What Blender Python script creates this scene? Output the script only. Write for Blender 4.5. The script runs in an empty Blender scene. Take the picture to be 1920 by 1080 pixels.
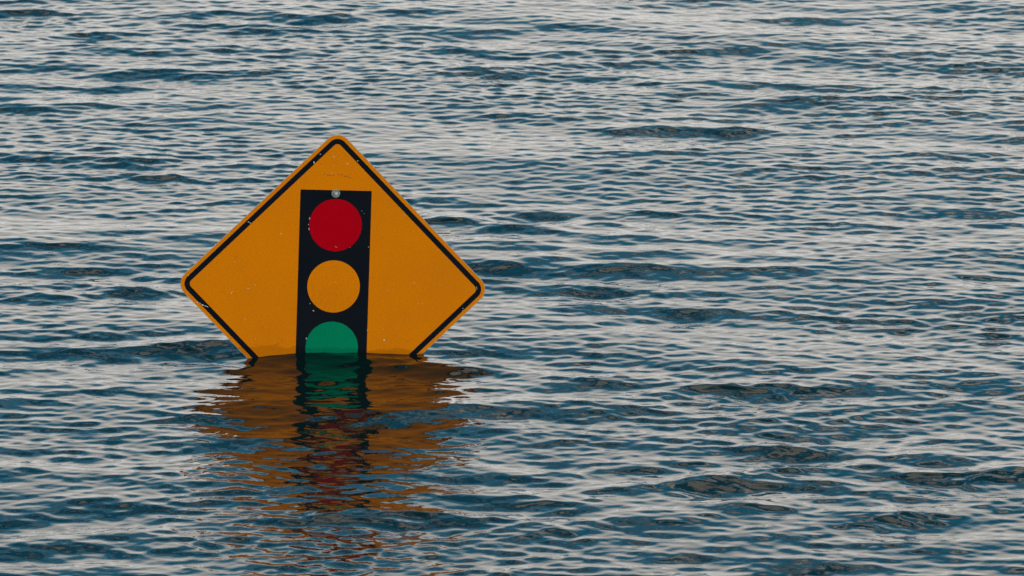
import bpy, bmesh, math, random
import numpy as np
from mathutils import Vector, Matrix

R = math.radians
scene = bpy.context.scene
coll = scene.collection

# ------------------------------------------------------------------ camera
CAM_H = 6.07537
cam_data = bpy.data.cameras.new('camera')
cam_data.sensor_width = 36.0
cam_data.lens = 36.0 * 10968.0 / 1920.0
cam_data.clip_start = 0.5
cam_data.clip_end = 12000.0
cam = bpy.data.objects.new('camera', cam_data)
coll.objects.link(cam)
cam.location = (0, 0, CAM_H)
cam.rotation_euler = (R(90 - 14.0), 0, 0)
scene.camera = cam
cam_data.dof.use_dof = True
cam_data.dof.focus_distance = 23.9
cam_data.dof.aperture_fstop = 9.0

# ------------------------------------------------------------------ sky
SUN_EL, SUN_ROT = 38.0, 150.0
world = bpy.data.worlds.new('World')
scene.world = world
world.use_nodes = True
wt = world.node_tree
wt.nodes.clear()


def N(tree, kind, **kw):
    n = tree.nodes.new(kind)
    for k, v in kw.items():
        setattr(n, k, v)
    return n


def math_node(tree, op, a, b=None, clamp=False):
    n = N(tree, 'ShaderNodeMath', operation=op, use_clamp=clamp)
    for i, v in enumerate((a, b)):
        if v is None:
            continue
        if isinstance(v, (int, float)):
            n.inputs[i].default_value = v
        else:
            tree.links.new(v, n.inputs[i])
    return n.outputs[0]


def mix_col(tree, fac, a, b, blend='MIX'):
    n = N(tree, 'ShaderNodeMix', data_type='RGBA', blend_type=blend)
    for s, v in ((0, fac), (6, a), (7, b)):
        if isinstance(v, (int, float)):
            n.inputs[s].default_value = v
        elif isinstance(v, tuple):
            n.inputs[s].default_value = v
        else:
            tree.links.new(v, n.inputs[s])
    return n.outputs[2]


sky = N(wt, 'ShaderNodeTexSky', sky_type='NISHITA', sun_disc=False)
sky.sun_elevation = R(SUN_EL)
sky.sun_rotation = R(SUN_ROT)
sky.altitude = 0
sky.air_density = 1.3
sky.dust_density = 0.6
sky.ozone_density = 3.0
tc = N(wt, 'ShaderNodeTexCoord')
sep = N(wt, 'ShaderNodeSeparateXYZ')
wt.links.new(tc.outputs['Generated'], sep.inputs[0])
zc = math_node(wt, 'MAXIMUM', sep.outputs[2], 0.0)
# clouds on a flat deck: direction divided by its height
zd = math_node(wt, 'ADD', zc, 0.12)
cx = math_node(wt, 'DIVIDE', sep.outputs[0], zd)
cy = math_node(wt, 'DIVIDE', sep.outputs[1], zd)
cmb = N(wt, 'ShaderNodeCombineXYZ')
wt.links.new(cx, cmb.inputs[0])
wt.links.new(cy, cmb.inputs[1])
cn = N(wt, 'ShaderNodeTexNoise')
cn.inputs['Scale'].default_value = 2.4
cn.inputs['Detail'].default_value = 4.0
cn.inputs['Roughness'].default_value = 0.55
wt.links.new(cmb.outputs[0], cn.inputs['Vector'])
cr = N(wt, 'ShaderNodeMapRange', interpolation_type='SMOOTHSTEP')
cr.inputs[1].default_value = 0.46
cr.inputs[2].default_value = 0.60
wt.links.new(cn.outputs['Fac'], cr.inputs[0])
cz_ = N(wt, 'ShaderNodeMapRange', interpolation_type='SMOOTHSTEP')   # the cloud deck thins out towards the distance
cz_.inputs[1].default_value = 0.42
cz_.inputs[2].default_value = 0.60
wt.links.new(zc, cz_.inputs[0])
cloud_fac = math_node(wt, 'MULTIPLY', cr.outputs[0], cz_.outputs[0])
# pale haze bank that thickens towards the horizon, all the way round
hz = N(wt, 'ShaderNodeMapRange', interpolation_type='SMOOTHSTEP')
hz.inputs[1].default_value = 0.25
hz.inputs[2].default_value = 0.42
hz.inputs[3].default_value = 1.0
hz.inputs[4].default_value = 0.0
wt.links.new(zc, hz.inputs[0])
hs = N(wt, 'ShaderNodeHueSaturation')          # deep, clear blue between the clouds
hs.inputs['Hue'].default_value = 0.470
hs.inputs['Saturation'].default_value = 1.42
hs.inputs['Value'].default_value = 1.45
wt.links.new(sky.outputs[0], hs.inputs['Color'])
col = mix_col(wt, cloud_fac, hs.outputs[0], (12.4, 11.0, 9.2, 1))
col = mix_col(wt, hz.outputs[0], col, (10.0, 9.75, 9.35, 1))
bg = N(wt, 'ShaderNodeBackground')
bg.inputs['Strength'].default_value = 0.15
wt.links.new(col, bg.inputs['Color'])
wo = N(wt, 'ShaderNodeOutputWorld')
wt.links.new(bg.outputs[0], wo.inputs[0])

# ------------------------------------------------------------------ sun (veiled)
sd = bpy.data.lights.new('sun', 'SUN')
sd.energy = 0.5
sd.angle = R(12)
sd.color = (1.0, 0.95, 0.87)
sun = bpy.data.objects.new('sun', sd)
coll.objects.link(sun)
to_sun = Vector((math.sin(R(SUN_ROT)) * math.cos(R(SUN_EL)),
                 math.cos(R(SUN_ROT)) * math.cos(R(SUN_EL)), math.sin(R(SUN_EL))))
sun.rotation_euler = to_sun.to_track_quat('Z', 'Y').to_euler()
sun.location = to_sun * 60

scene.view_settings.view_transform = 'Standard'
scene.view_settings.look = 'None'
scene.view_settings.exposure = 0.0
scene.view_settings.gamma = 1.0
scene.view_settings.use_curve_mapping = False
scene.render.engine = 'CYCLES'

# ------------------------------------------------------------------ materials


def material(name):
    m = bpy.data.materials.new(name)
    m.use_nodes = True
    t = m.node_tree
    b = t.nodes['Principled BSDF']
    return m, t, b


def noise(t, vec, scale, detail=3.0, rough=0.5):
    n = N(t, 'ShaderNodeTexNoise')
    n.inputs['Scale'].default_value = scale
    n.inputs['Detail'].default_value = detail
    n.inputs['Roughness'].default_value = rough
    t.links.new(vec, n.inputs['Vector'])
    return n.outputs['Fac']


def ramp(t, fac, lo, hi, a=0.0, b=1.0):
    n = N(t, 'ShaderNodeMapRange', interpolation_type='SMOOTHSTEP')
    for i, v in ((1, lo), (2, hi), (3, a), (4, b)):
        n.inputs[i].default_value = v
    t.links.new(fac, n.inputs[0])
    return n.outputs[0]


def sheeting(name, colour, faded, rough=0.6, spec=0.02):
    """weathered sign sheeting: slow fading, fine grain, faint grime specks"""
    m, t, b = material(name)
    tc = N(t, 'ShaderNodeTexCoord')
    v = tc.outputs['Object']
    c = mix_col(t, ramp(t, noise(t, v, 3.5, 4), .3, .75), colour, faded)
    grain = ramp(t, noise(t, v, 170, 3, .7), .25, .75, 0.88, 1.10)
    g = N(t, 'ShaderNodeVectorMath', operation='SCALE')
    t.links.new(c, g.inputs[0])
    t.links.new(grain, g.inputs[3])
    spk = ramp(t, noise(t, v, 95, 2, .6), .74, .80, 0.0, 0.55)
    c2 = mix_col(t, spk, g.outputs[0], (0.12, 0.05, 0.02, 1))
    # damp strip that the ripples keep wet, just above the waterline
    sp = N(t, 'ShaderNodeSeparateXYZ')
    t.links.new(v, sp.inputs[0])
    edge = math_node(t, 'ADD', sp.outputs[2], math_node(t, 'MULTIPLY', noise(t, v, 9, 3), 0.06))
    wet = ramp(t, edge, -.232, -.224, 0.22, 0.0)
    c2 = mix_col(t, wet, c2, (0.0, 0.0, 0.0, 1))
    t.links.new(c2, b.inputs['Base Color'])
    t.links.new(ramp(t, noise(t, v, 14, 4), .3, .7, rough - .06, rough + .1), b.inputs['Roughness'])
    b.inputs['Specular IOR Level'].default_value = spec
    bp = N(t, 'ShaderNodeBump')
    bp.inputs['Strength'].default_value = 0.12
    bp.inputs['Distance'].default_value = 0.002
    t.links.new(noise(t, v, 30, 3), bp.inputs['Height'])
    t.links.new(bp.outputs[0], b.inputs['Normal'])
    return m


M_YEL = sheeting('sign_yellow', (0.70, 0.184, 0.0008, 1), (0.645, 0.172, 0.002, 1))
M_BLK = sheeting('sign_black', (0.004, 0.006, 0.009, 1), (0.006, 0.008, 0.011, 1), .6, .03)
M_RED = sheeting('sign_red', (0.42, 0.0, 0.005, 1), (0.385, 0.0, 0.006, 1))
M_GRN = sheeting('sign_green', (0.0, 0.19, 0.080, 1), (0.0, 0.175, 0.074, 1))


def metal(name, colour, rough, scale=60):
    m, t, b = material(name)
    tc = N(t, 'ShaderNodeTexCoord')
    v = tc.outputs['Object']
    f = ramp(t, noise(t, v, scale, 5, .6), .3, .7)
    dark = tuple(x * .6 for x in colour[:3]) + (1,)
    t.links.new(mix_col(t, f, dark, colour), b.inputs['Base Color'])
    b.inputs['Metallic'].default_value = 0.55
    t.links.new(ramp(t, f, 0, 1, rough + .15, rough), b.inputs['Roughness'])
    return m


M_ZINC = metal('galvanised_steel', (0.52, 0.53, 0.49, 1), .42)
M_WASH = metal('weathered_zinc', (0.30, 0.32, 0.27, 1), .5, 120)
M_ALU = metal('sheet_aluminium', (0.45, 0.45, 0.44, 1), .4, 25)


def flat_material(name, colour, var=.25, rough=.6):
    m, t, b = material(name)
    tc = N(t, 'ShaderNodeTexCoord')
    f = ramp(t, noise(t, tc.outputs['Object'], 160, 3), .3, .7)
    dark = tuple(x * (1 - var) for x in colour[:3]) + (1,)
    t.links.new(mix_col(t, f, dark, colour), b.inputs['Base Color'])
    b.inputs['Roughness'].default_value = rough
    return m


M_CHIP = flat_material('bare_chip', (0.66, 0.44, 0.13, 1))
M_CHIPW = flat_material('white_chip', (0.62, 0.60, 0.50, 1), .15)
M_RUST = flat_material('rust_fleck', (0.26, 0.055, 0.006, 1))
M_BED = flat_material('silt', (0.10, 0.08, 0.05, 1), .4, .9)

# ------------------------------------------------------------------ water
WAVE_PICK = 0
SEED = 6


def wave_tile(rng, Lx, Ly, nx, ny, bands):
    """random wave field; each band = (wavelength, log width, rms slope, heading deg, spread power)"""
    kx = 2 * np.pi * np.fft.fftfreq(nx, Lx / nx)
    ky = 2 * np.pi * np.fft.fftfreq(ny, Ly / ny)
    KX, KY = np.meshgrid(kx, ky)
    K = np.hypot(KX, KY)
    K[0, 0] = 1e9
    white = np.fft.fft2(rng.standard_normal((ny, nx)))
    out = []
    for lam, sig, slope, head, p in bands:
        k0 = 2 * np.pi / lam
        amp = np.exp(-0.5 * (np.log(K / k0) / sig) ** 2) / K ** 2
        a = np.radians(head)
        cosd = (KX * np.sin(a) + KY * np.cos(a)) / K
        amp = amp * (np.abs(cosd) ** p + 0.04)
        H = white * amp
        sx = np.fft.ifft2(1j * KX * H).real
        sy = np.fft.ifft2(1j * KY * H).real
        s = slope / math.sqrt((sx ** 2 + sy ** 2).mean())
        out.append(H * s)
        white = np.roll(white, (37, 91), (0, 1)) if False else np.fft.fft2(rng.standard_normal((ny, nx)))
    return out, KX, KY, K


def build_water():
    rng = np.random.default_rng(SEED)
    Lx, Ly, nx, ny = 8.4, 13.0, 700, 1300
    Y0 = 18.2
    bands = [(1.20, .36, .026, 12, 3.0),
             (0.36, .44, .060, 3, 4.0),
             (0.100, .38, .074, 9, 1.7),
             (0.054, .28, .044, 4, 1.1)]
    Hs, KX, KY, K = wave_tile(rng, Lx, Ly, nx, ny, bands)
    # gusts: the small ripples come in patches
    gx = np.fft.ifft2(np.fft.fft2(rng.standard_normal((ny, nx))) * np.exp(-(K * .22) ** 2)).real
    gx = gx / gx.std()
    gust = np.clip(1.0 + 0.18 * gx, .5, 1.6)
    small = Hs[2] + Hs[3]

    def f(h):
        return np.fft.ifft2(h).real
    # wave groups: here and there a set of steeper wavelets
    g2 = np.fft.ifft2(np.fft.fft2(rng.standard_normal((ny, nx))) * np.exp(-(KX * .28) ** 2 - (KY * .09) ** 2)).real
    grp = np.clip(1.0 + 0.62 * g2 / g2.std(), .2, 2.9)
    h = f(Hs[0]) + f(Hs[1]) * grp + f(small) * gust
    lam = 1.0
    dx = lam * (f(1j * KX / K * Hs[0]) + f(1j * KX / K * Hs[1]) * grp + f(1j * KX / K * small) * gust)
    dy = lam * (f(1j * KY / K * Hs[0]) + f(1j * KY / K * Hs[1]) * grp + f(1j * KY / K * small) * gust)

    # slide the (periodic) wave field so that its height along the sign follows the seen waterline
    prof = np.array([(-1.0825, 23.1119, .0211), (-1.0565, 23.1148, .0249), (-1.0022, 23.1203, .0290),
                     (-.9371, 23.1268, .0330), (-.8828, 23.1321, .0338), (-.8393, 23.1363, .0350),
                     (-.7850, 23.1414, .0348), (-.6980, 23.1491, .0294), (-.6392, 23.1549, .0313),
                     (-.5892, 23.1593, .0279), (-.5239, 23.1650, .0230), (-.4367, 23.1729, .0198),
                     (-.3560, 23.1807, .0211)])
    px = np.rint((prof[:, 0] + Lx / 2) / (Lx / nx)).astype(int)
    py = np.rint((prof[:, 1] - Y0) / (Ly / ny)).astype(int)
    hp = [np.roll(h, (-b, -a), (0, 1)) - z for a, b, z in zip(px, py, prof[:, 2])]
    m = sum(hp) / len(hp)
    err = sum((q - m) ** 2 for q in hp)
    order = np.argsort(err.ravel())
    pick = order[WAVE_PICK]
    sy_, sx_ = np.unravel_index(pick, err.shape)
    level = -float(m[sy_, sx_])
    print('waterline fit rms', math.sqrt(err.ravel()[pick] / len(hp)), 'level', level)
    h, dx, dy = (np.roll(q, (-sy_, -sx_), (0, 1)) for q in (h, dx, dy))

    # tensor grid: exact tile in the middle, ever wider cells out to the horizon
    def axis(a0, step, n, lo, hi, extra=0):
        mid = a0 + step * np.arange(n)
        up, s = [], step
        x = mid[-1]
        for _ in range(extra):
            s = step * 3
            x += s
            up.append(x)
        while x < hi:
            s *= 1.18
            x += s
            up.append(x)
        dn, s = [], step
        x = mid[0]
        while x > lo:
            s *= 1.18
            x -= s
            dn.append(x)
        return np.concatenate([dn[::-1], mid, up]), len(dn)
    X, ox = axis(-Lx / 2, Lx / nx, nx, -5000, 5000)
    Y, oy = axis(Y0, Ly / ny, ny, -300, 9000, 500)
    ix = np.rint((X + Lx / 2) / (Lx / nx)).astype(np.int64) % nx
    iy = np.rint((Y - Y0) / (Ly / ny)).astype(np.int64) % ny

    def fade(A, lo, hi, w):
        d = np.maximum(np.maximum(lo - A, A - hi), 0)
        return np.clip(1 - d / w, 0, 1)
    F = fade(Y, Y0, Y0 + Ly + 14, 4.0)[:, None] * fade(X, -Lx / 2, Lx / 2, 2.0)[None, :]
    g = np.ix_(iy, ix)
    PX = X[None, :] + dx[g] * F
    PY = Y[:, None] + dy[g] * F
    PZ = level + h[g] * F
    ny2, nx2 = PX.shape
    co = np.stack([PX, PY, PZ], -1).astype(np.float32).reshape(-1)
    i = (np.arange(ny2 - 1)[:, None] * nx2 + np.arange(nx2 - 1)[None, :]).reshape(-1)
    quads = np.stack([i, i + 1, i + 1 + nx2, i + nx2], -1).astype(np.int32).reshape(-1)
    me = bpy.data.meshes.new('water')
    nf = len(i)
    me.vertices.add(nx2 * ny2)
    me.vertices.foreach_set('co', co)
    me.loops.add(nf * 4)
    me.loops.foreach_set('vertex_index', quads)
    me.polygons.add(nf)
    me.polygons.foreach_set('loop_start', np.arange(0, nf * 4, 4, dtype=np.int32))
    me.polygons.foreach_set('use_smooth', np.ones(nf, dtype=bool))
    at = me.attributes.new('open_water', 'FLOAT', 'POINT')
    at.data.foreach_set('value', (1 - F).astype(np.float32).reshape(-1))
    me.update()
    me.validate()
    o = bpy.data.objects.new('water', me)
    coll.objects.link(o)
    o['kind'] = 'structure'
    o['label'] = 'rippled blue grey flood water around the sign'

    m, t, b = material('flood_water')
    b.inputs['Base Color'].default_value = (0.0015, 0.009, 0.008, 1)
    b.inputs['Roughness'].default_value = 0.03
    b.inputs['IOR'].default_value = 1.333
    tc = N(t, 'ShaderNodeTexCoord')
    v = tc.outputs['Object']
    mp = N(t, 'ShaderNodeMapping')
    mp.inputs['Scale'].default_value = (0.75, 1.0, 1.0)
    t.links.new(v, mp.inputs['Vector'])
    b1 = N(t, 'ShaderNodeBump')            # capillary ripples
    b1.inputs['Strength'].default_value = 1.0
    b1.inputs['Distance'].default_value = 0.0012
    t.links.new(noise(t, mp.outputs[0], 30, 2.0, .5), b1.inputs['Height'])
    # beyond the modelled waves the same chop is carried by bump
    ab = N(t, 'ShaderNodeAttribute', attribute_name='open_water')
    far = N(t, 'ShaderNodeMath', operation='MULTIPLY')
    t.links.new(noise(t, mp.outputs[0], 4.0, 3.0, .55), far.inputs[0])
    t.links.new(ab.outputs['Fac'], far.inputs[1])
    b2 = N(t, 'ShaderNodeBump')
    b2.inputs['Strength'].default_value = 1.0
    b2.inputs['Distance'].default_value = 0.34
    t.links.new(far.outputs[0], b2.inputs['Height'])
    t.links.new(b1.outputs[0], b2.inputs['Normal'])
    t.links.new(b2.outputs[0], b.inputs['Normal'])
    me.materials.append(m)
    return o


water = build_water()

# flooded ground under the water
BED_Z = -1.75


def build_bed():
    bm = bmesh.new()
    rnd = random.Random(4)
    n = 24
    vs = [[bm.verts.new(((i / n - .5) * 10000, (j / n - .5) * 10000 + 4000,
                         BED_Z)) for i in range(n + 1)] for j in range(n + 1)]
    for j in range(n):
        for i in range(n):
            bm.faces.new((vs[j][i], vs[j][i + 1], vs[j + 1][i + 1], vs[j + 1][i]))
    me = bpy.data.meshes.new('ground')
    bm.to_mesh(me)
    bm.free()
    o = bpy.data.objects.new('ground', me)
    coll.objects.link(o)
    o['kind'] = 'structure'
    o['label'] = 'silty ground lying under the flood water'
    me.materials.append(M_BED)


build_bed()

# ------------------------------------------------------------------ the road sign
# local frame: x right, z up, -y towards the viewer; origin at the sign's centre
SIGN_C = Vector((-0.72999, 23.17285, 0.30443))
YAW, ROLL, LEAN = 0.094344, 0.044215, 0.096543


def frame_matrix():
    U = Vector((math.cos(YAW), math.sin(YAW), 0))
    Nn = Vector((math.sin(YAW), -math.cos(YAW), 0))
    V = Vector((0, 0, 1)) * math.cos(LEAN) - Nn * math.sin(LEAN)
    c, s = math.cos(ROLL), math.sin(ROLL)
    U2 = U * c - V * s
    V2 = U * s + V * c
    Yv = V2.cross(U2)
    m = Matrix((U2, Yv, V2)).transposed().to_4x4()
    return m


ROT = frame_matrix()
root = bpy.data.objects.new('road_sign', None)
coll.objects.link(root)
BASE_LOCAL = Vector((0, 0.03, (BED_Z - SIGN_C.z) / ROT[2][2] - 0.02))
root.matrix_world = Matrix.Translation(SIGN_C + ROT.to_3x3() @ BASE_LOCAL) @ ROT
root['label'] = 'yellow diamond road sign with printed traffic light standing half submerged in water'
root['category'] = 'road sign'


def link(name, bm, mats, parent, smooth=False):
    me = bpy.data.meshes.new(name)
    bmesh.ops.recalc_face_normals(bm, faces=bm.faces)
    bm.to_mesh(me)
    bm.free()
    for m in (mats if isinstance(mats, (list, tuple)) else [mats]):
        me.materials.append(m)
    if smooth:
        for p in me.polygons:
            p.use_smooth = True
    o = bpy.data.objects.new(name, me)
    coll.objects.link(o)
    o.parent = parent
    if parent is root:
        o.location = -BASE_LOCAL
    return o


def rounded_diamond(s, r, seg=14):
    """square of half side s with corner radius r, turned 45 degrees"""
    pts = []
    for q in range(4):
        cxx = (s - r) * (1 if q in (0, 3) else -1)
        cyy = (s - r) * (1 if q in (0, 1) else -1)
        for i in range(seg + 1):
            a = math.pi / 2 * (q + i / seg)
            pts.append((cxx + r * math.cos(a), cyy + r * math.sin(a)))
    c = math.cos(math.pi / 4)
    return [((x - y) * c, (x + y) * c) for x, y in pts]


def prism(bm, pts, y0, y1, bevel=0.0):
    f = [bm.verts.new((x, y0, z)) for x, z in pts]
    k = [bm.verts.new((x, y1, z)) for x, z in pts]
    bm.faces.new(f)
    bm.faces.new(k[::-1])
    n = len(pts)
    for i in range(n):
        bm.faces.new((f[i], f[(i + 1) % n], k[(i + 1) % n], k[i]))


def ring_prism(bm, outer, inner, y0, y1):
    n = len(outer)
    v = [[bm.verts.new((x, y, z)) for x, z in pts] for pts, y in
         ((outer, y0), (inner, y0), (inner, y1), (outer, y1))]
    for i in range(n):
        j = (i + 1) % n
        for a in range(4):
            b = (a + 1) % 4
            bm.faces.new((v[a][i], v[a][j], v[b][j], v[b][i]))


S, RC = 0.4572, 0.0571
# plate: bare aluminium back and rim, yellow sheeting in front
bm = bmesh.new()
prism(bm, rounded_diamond(S, RC), 0.0, 0.0032)
plate = link('plate', bm, M_ALU, root)
bm = bmesh.new()
prism(bm, rounded_diamond(S - .0012, RC - .0012), -0.0006, -0.0001)
face = link('yellow_face', bm, M_YEL, plate)
bm = bmesh.new()
ring_prism(bm, rounded_diamond(S - .0160, RC - .0160), rounded_diamond(S - .0375, RC - .0375), -0.0012, -0.0007)
border = link('black_border', bm, M_BLK, plate)
# printed traffic light
HW, HH, RR, GAP = 0.1453, 0.3963, 0.1075, 0.2528
bm = bmesh.new()
prism(bm, [(-HW, -HH), (HW, -HH), (HW, HH), (-HW, HH)], -0.0012, -0.0007)
housing = link('signal_housing', bm, M_BLK, root)
housing['label'] = 'black printed rectangle of the traffic light'


def circle(r, cx=0.0, cz=0.0, n=96, wob=0.0, seed=1):
    rnd = random.Random(seed)
    return [(cx + (r + rnd.uniform(-wob, wob)) * math.cos(2 * math.pi * i / n),
             cz + (r + rnd.uniform(-wob, wob)) * math.sin(2 * math.pi * i / n)) for i in range(n)]


for nm, mat, cz, lab in (('red_light', M_RED, GAP, 'red top circle'),
                         ('yellow_light', M_YEL, 0.0, 'yellow middle circle'),
                         ('green_light', M_GRN, -GAP, 'green lower circle cut by the water')):
    bm = bmesh.new()
    prism(bm, circle(RR, 0.0015, cz, 96, .0007 if nm != 'yellow_light' else 0, 5), -0.0018, -0.0013)
    o = link(nm, bm, mat, housing)
    o['label'] = lab

# bolts through the plate (the lower one is under water)


def bolt(z):
    bm = bmesh.new()
    n = 40
    prof = [(0.0176, -0.0013), (0.0178, -0.0026), (0.0165, -0.0040), (0.0120, -0.0040), (0.0105, -0.0028)]
    rings = [[bm.verts.new((r * math.cos(2 * math.pi * i / n), y, r * math.sin(2 * math.pi * i / n)))
              for i in range(n)] for r, y in prof]
    for a in range(len(rings) - 1):
        for i in range(n):
            j = (i + 1) % n
            bm.faces.new((rings[a][i], rings[a][j], rings[a + 1][j], rings[a + 1][i]))
    bm.faces.new(rings[-1])
    w = link('washer', bm, M_WASH, root)
    w.location = Vector((-.001, 0, z)) - BASE_LOCAL
    bm = bmesh.new()
    hx = [(0.0082 * math.cos(math.pi / 3 * i + .3), 0.0082 * math.sin(math.pi / 3 * i + .3)) for i in range(6)]
    prism(bm, hx, -0.0125, -0.0040)
    bmesh.ops.bevel(bm, geom=bm.edges[:], offset=0.0012, segments=2, affect='EDGES')
    hd = link('bolt_head', bm, M_ZINC, w)
    hd.location = (0, 0, 0)
    bm = bmesh.new()
    prism(bm, circle(0.0042, 0, 0, 20), -0.0155, -0.0122)
    link('bolt_tip', bm, M_ZINC, w)
    bm = bmesh.new()
    prism(bm, circle(0.0040, 0, 0, 20), 0.0034, 0.052)
    link('bolt_shank', bm, M_ZINC, w)


bolt(0.3831)
bolt(-0.3831)

# U channel post behind the plate, down to the flooded ground
bm = bmesh.new()
prof = [(-.040, .0036), (-.022, .0036), (-.016, .034), (.016, .034), (.022, .0036), (.040, .0036),
        (.040, .0070), (.0245, .0070), (.0185, .0375), (-.0185, .0375), (-.0245, .0070), (-.040, .0070)]
z0, z1 = BASE_LOCAL.z - 0.3, 0.47
lo = [bm.verts.new((x, y, z0)) for x, y in prof]
hi = [bm.verts.new((x, y, z1)) for x, y in prof]
for i in range(len(prof)):
    j = (i + 1) % len(prof)
    bm.faces.new((lo[i], lo[j], hi[j], hi[i]))
bm.faces.new(hi)
bm.faces.new(lo[::-1])
post = link('post', bm, M_ZINC, root)

# chips, scratches and rust flecks, where the sheeting is damaged
F_PX = 10968.0


def sign_uv(px, py):
    """local x, z on the plate of a mark measured in the photograph (used once, to size the damage)"""
    a = R(14.0)
    fwd = Vector((0, math.cos(a), -math.sin(a)))
    up = Vector((0, math.sin(a), math.cos(a)))
    d = fwd + Vector((1, 0, 0)) * ((px - 960) / F_PX) - up * ((py - 540) / F_PX)
    Rm = ROT.to_3x3()
    nrm = Rm @ Vector((0, -1, 0))
    C = Vector((0, 0, CAM_H))
    tt = (SIGN_C - C).dot(nrm) / d.dot(nrm)
    loc = Rm.transposed() @ (C + d * tt - SIGN_C)
    return loc.x, loc.z


def flake(bm, px, py, w, h, ang=0.0, seed=0):
    rnd = random.Random(seed * 7 + int(px * 13 + py))
    cx, cz = sign_uv(px, py)
    k = 0.8 / 460.0
    n = 9
    ca, sa = math.cos(R(ang)), math.sin(R(ang))
    pts = []
    for i in range(n):
        a = 2 * math.pi * i / n
        q = rnd.uniform(.65, 1.15)
        x, z = .5 * w * k * q * math.cos(a), .5 * h * k * q * math.sin(a)
        pts.append((cx + x * ca - z * sa, cz + x * sa + z * ca))
    prism(bm, pts, -0.0023, -0.0019)


pale = [(625, 294, 5, 3, -30), (627, 295.5, 3, 2, 0), (640, 297, 2, 2, 0), (651.5, 307, 5, 4.5, 0), (625.5, 310, 1.6, 1.6, 0),
        (620.5, 325, 3, 3.6, 40), (619, 323, 1.6, 1.6, 0), (671, 308 - 6.5, 2, 2, 0), (699, 315, 4, 2, -10),
        (440, 491, 2.4, 4, 20), (459, 496, 2, 2, 0), (400.5, 515.5, 1.8, 1.6, 0), (434, 549, 3, 5, -25), (436.5, 546, 2, 3, -30),
        (465, 541.5, 7, 2.2, 3), (478, 534.5, 2, 4, 40), (353, 516.5, 2.6, 1.8, 20), (470.5, 590, 2, 2, 0), (459, 598, 3, 2, 0),
        (406, 582.5, 2, 1.8, 0), (479, 635.5, 2.4, 2, 0), (514.5, 639, 2.2, 2.2, 0), (776, 531, 4, 3.4, 0), (726, 544.5, 2.6, 2.6, 0),
        (784, 568, 2.4, 2, 0), (792.5, 569.5, 3, 2.2, -40), (763.5, 600, 1.8, 1.8, 0), (718.5, 617.5, 2.6, 2.6, 0),
        (717, 651, 2, 2, 0), (813, 611, 1.8, 1.8, 0), (653, 513, 2, 2, 0), (650, 557.5, 2, 2, 0), (629, 528, 4, 1.6, 10),
        (819.5, 469.5, 2.6, 1.8, 0), (796, 473.5, 1.8, 1.6, 0), (758, 402, 3, 3, 0), (775, 433, 2.2, 2.2, 0), (767.5, 461.5, 1.6, 1.6, 0),
        (756, 458, 1.6, 1.4, 0), (874, 545.5, 5, 1.2, 5), (828, 533, 3, 1.4, 0), (739, 531, 3, 1.4, 0),
        (587.5, 582.5, 4, 3, -20), (581, 569, 1.4, 3.2, 0), (717, 314, 0.1, 0.1, 0), (691, 463, 2.4, 2.4, 0), (656.5, 464, 1.6, 1.6, 0),
        (629, 462.5, 2, 1.6, 0), (631.5, 463.5, 1.6, 1.4, 0), (775, 392, 2, 1.6, 0), (527, 438.5, 4, 5, 0)]
white = [(600.5, 289, 3.4, 2, 0), (588.8, 304.5, 2.2, 5.4, 10), (670, 301.8, 2, 2, 0), (580.3, 409.3, 1.7, 5.4, -8), (578.6, 420.8, 1.4, 2.8, 0),
         (579.3, 429.5, 1.7, 6, 10), (574.4, 634.5, 2.0, 5, -25), (466, 416, 4, 2, -25), (469.5, 418, 4, 2, -20),
         (720, 637.6, 4.6, 3.2, 15), (893.5, 538.5, 2, 2, 0), (894, 541.8, 2, 2, 0), (868, 578, 2, 2, 0), (867.5, 582, 1.6, 1.8, 0),
         (370, 567, 5, 2.6, -10), (375, 568.5, 6, 1.6, -25), (380, 571.5, 6, 3.0, -30), (385.5, 573.6, 7, 2.2, -20), (389, 575, 4, 2, -20),
         (682.5, 400, 1.5, 1.5, 0), (678.3, 395.2, 1.2, 1.2, 0), (688.5, 619, 1.2, 3, 0), (775.5, 391.5, 1.6, 1.6, 0)]
rusty = [(609.5, 326, 4, 1.4, -15), (615, 328.5, 5, 1.6, 5), (619, 327.8, 5, 2, 15), (625, 328.8, 5, 1.1, -5), (635, 326.3, 6, 1.2, -6),
         (641, 327.8, 6, 1.4, -15), (647, 330, 6, 1.6, -20), (652, 331.5, 5, 2, -25), (656, 333, 4, 1.3, -30),
         (528.7, 636.7, 3.6, 3.2, -20), (517, 646, 3.6, 2.4, 20), (521, 644.5, 3, 3, 0), (480.3, 646, 2.6, 2, 0), (512, 655.5, 2.6, 2, 0),
         (416.5, 546.5, 2.4, 3, 0), (492, 613.5, 2, 3.4, 0), (406, 493, 2, 2, 0), (699.7, 521, 1.8, 1.8, 0), (705.5, 635.3, 2.2, 1.8, 0),
         (764, 639.7, 2.4, 2.4, 0), (731, 658, 2.4, 2, 0), (830.5, 514, 2, 2, 0), (805, 470, 2, 2, 0), (442, 481.5, 5, 1.6, 0)]
for nm, lst, mat in (('paint_chips', pale, M_CHIP), ('paint_scratches', white, M_CHIPW), ('rust_flecks', rusty, M_RUST)):
    bm = bmesh.new()
    for i, (px, py, w, h, ang) in enumerate(lst):
        if w > .5:
            flake(bm, px, py, w, h, ang, i)
    o = link(nm, bm, mat, root)
    o['kind'] = 'stuff'
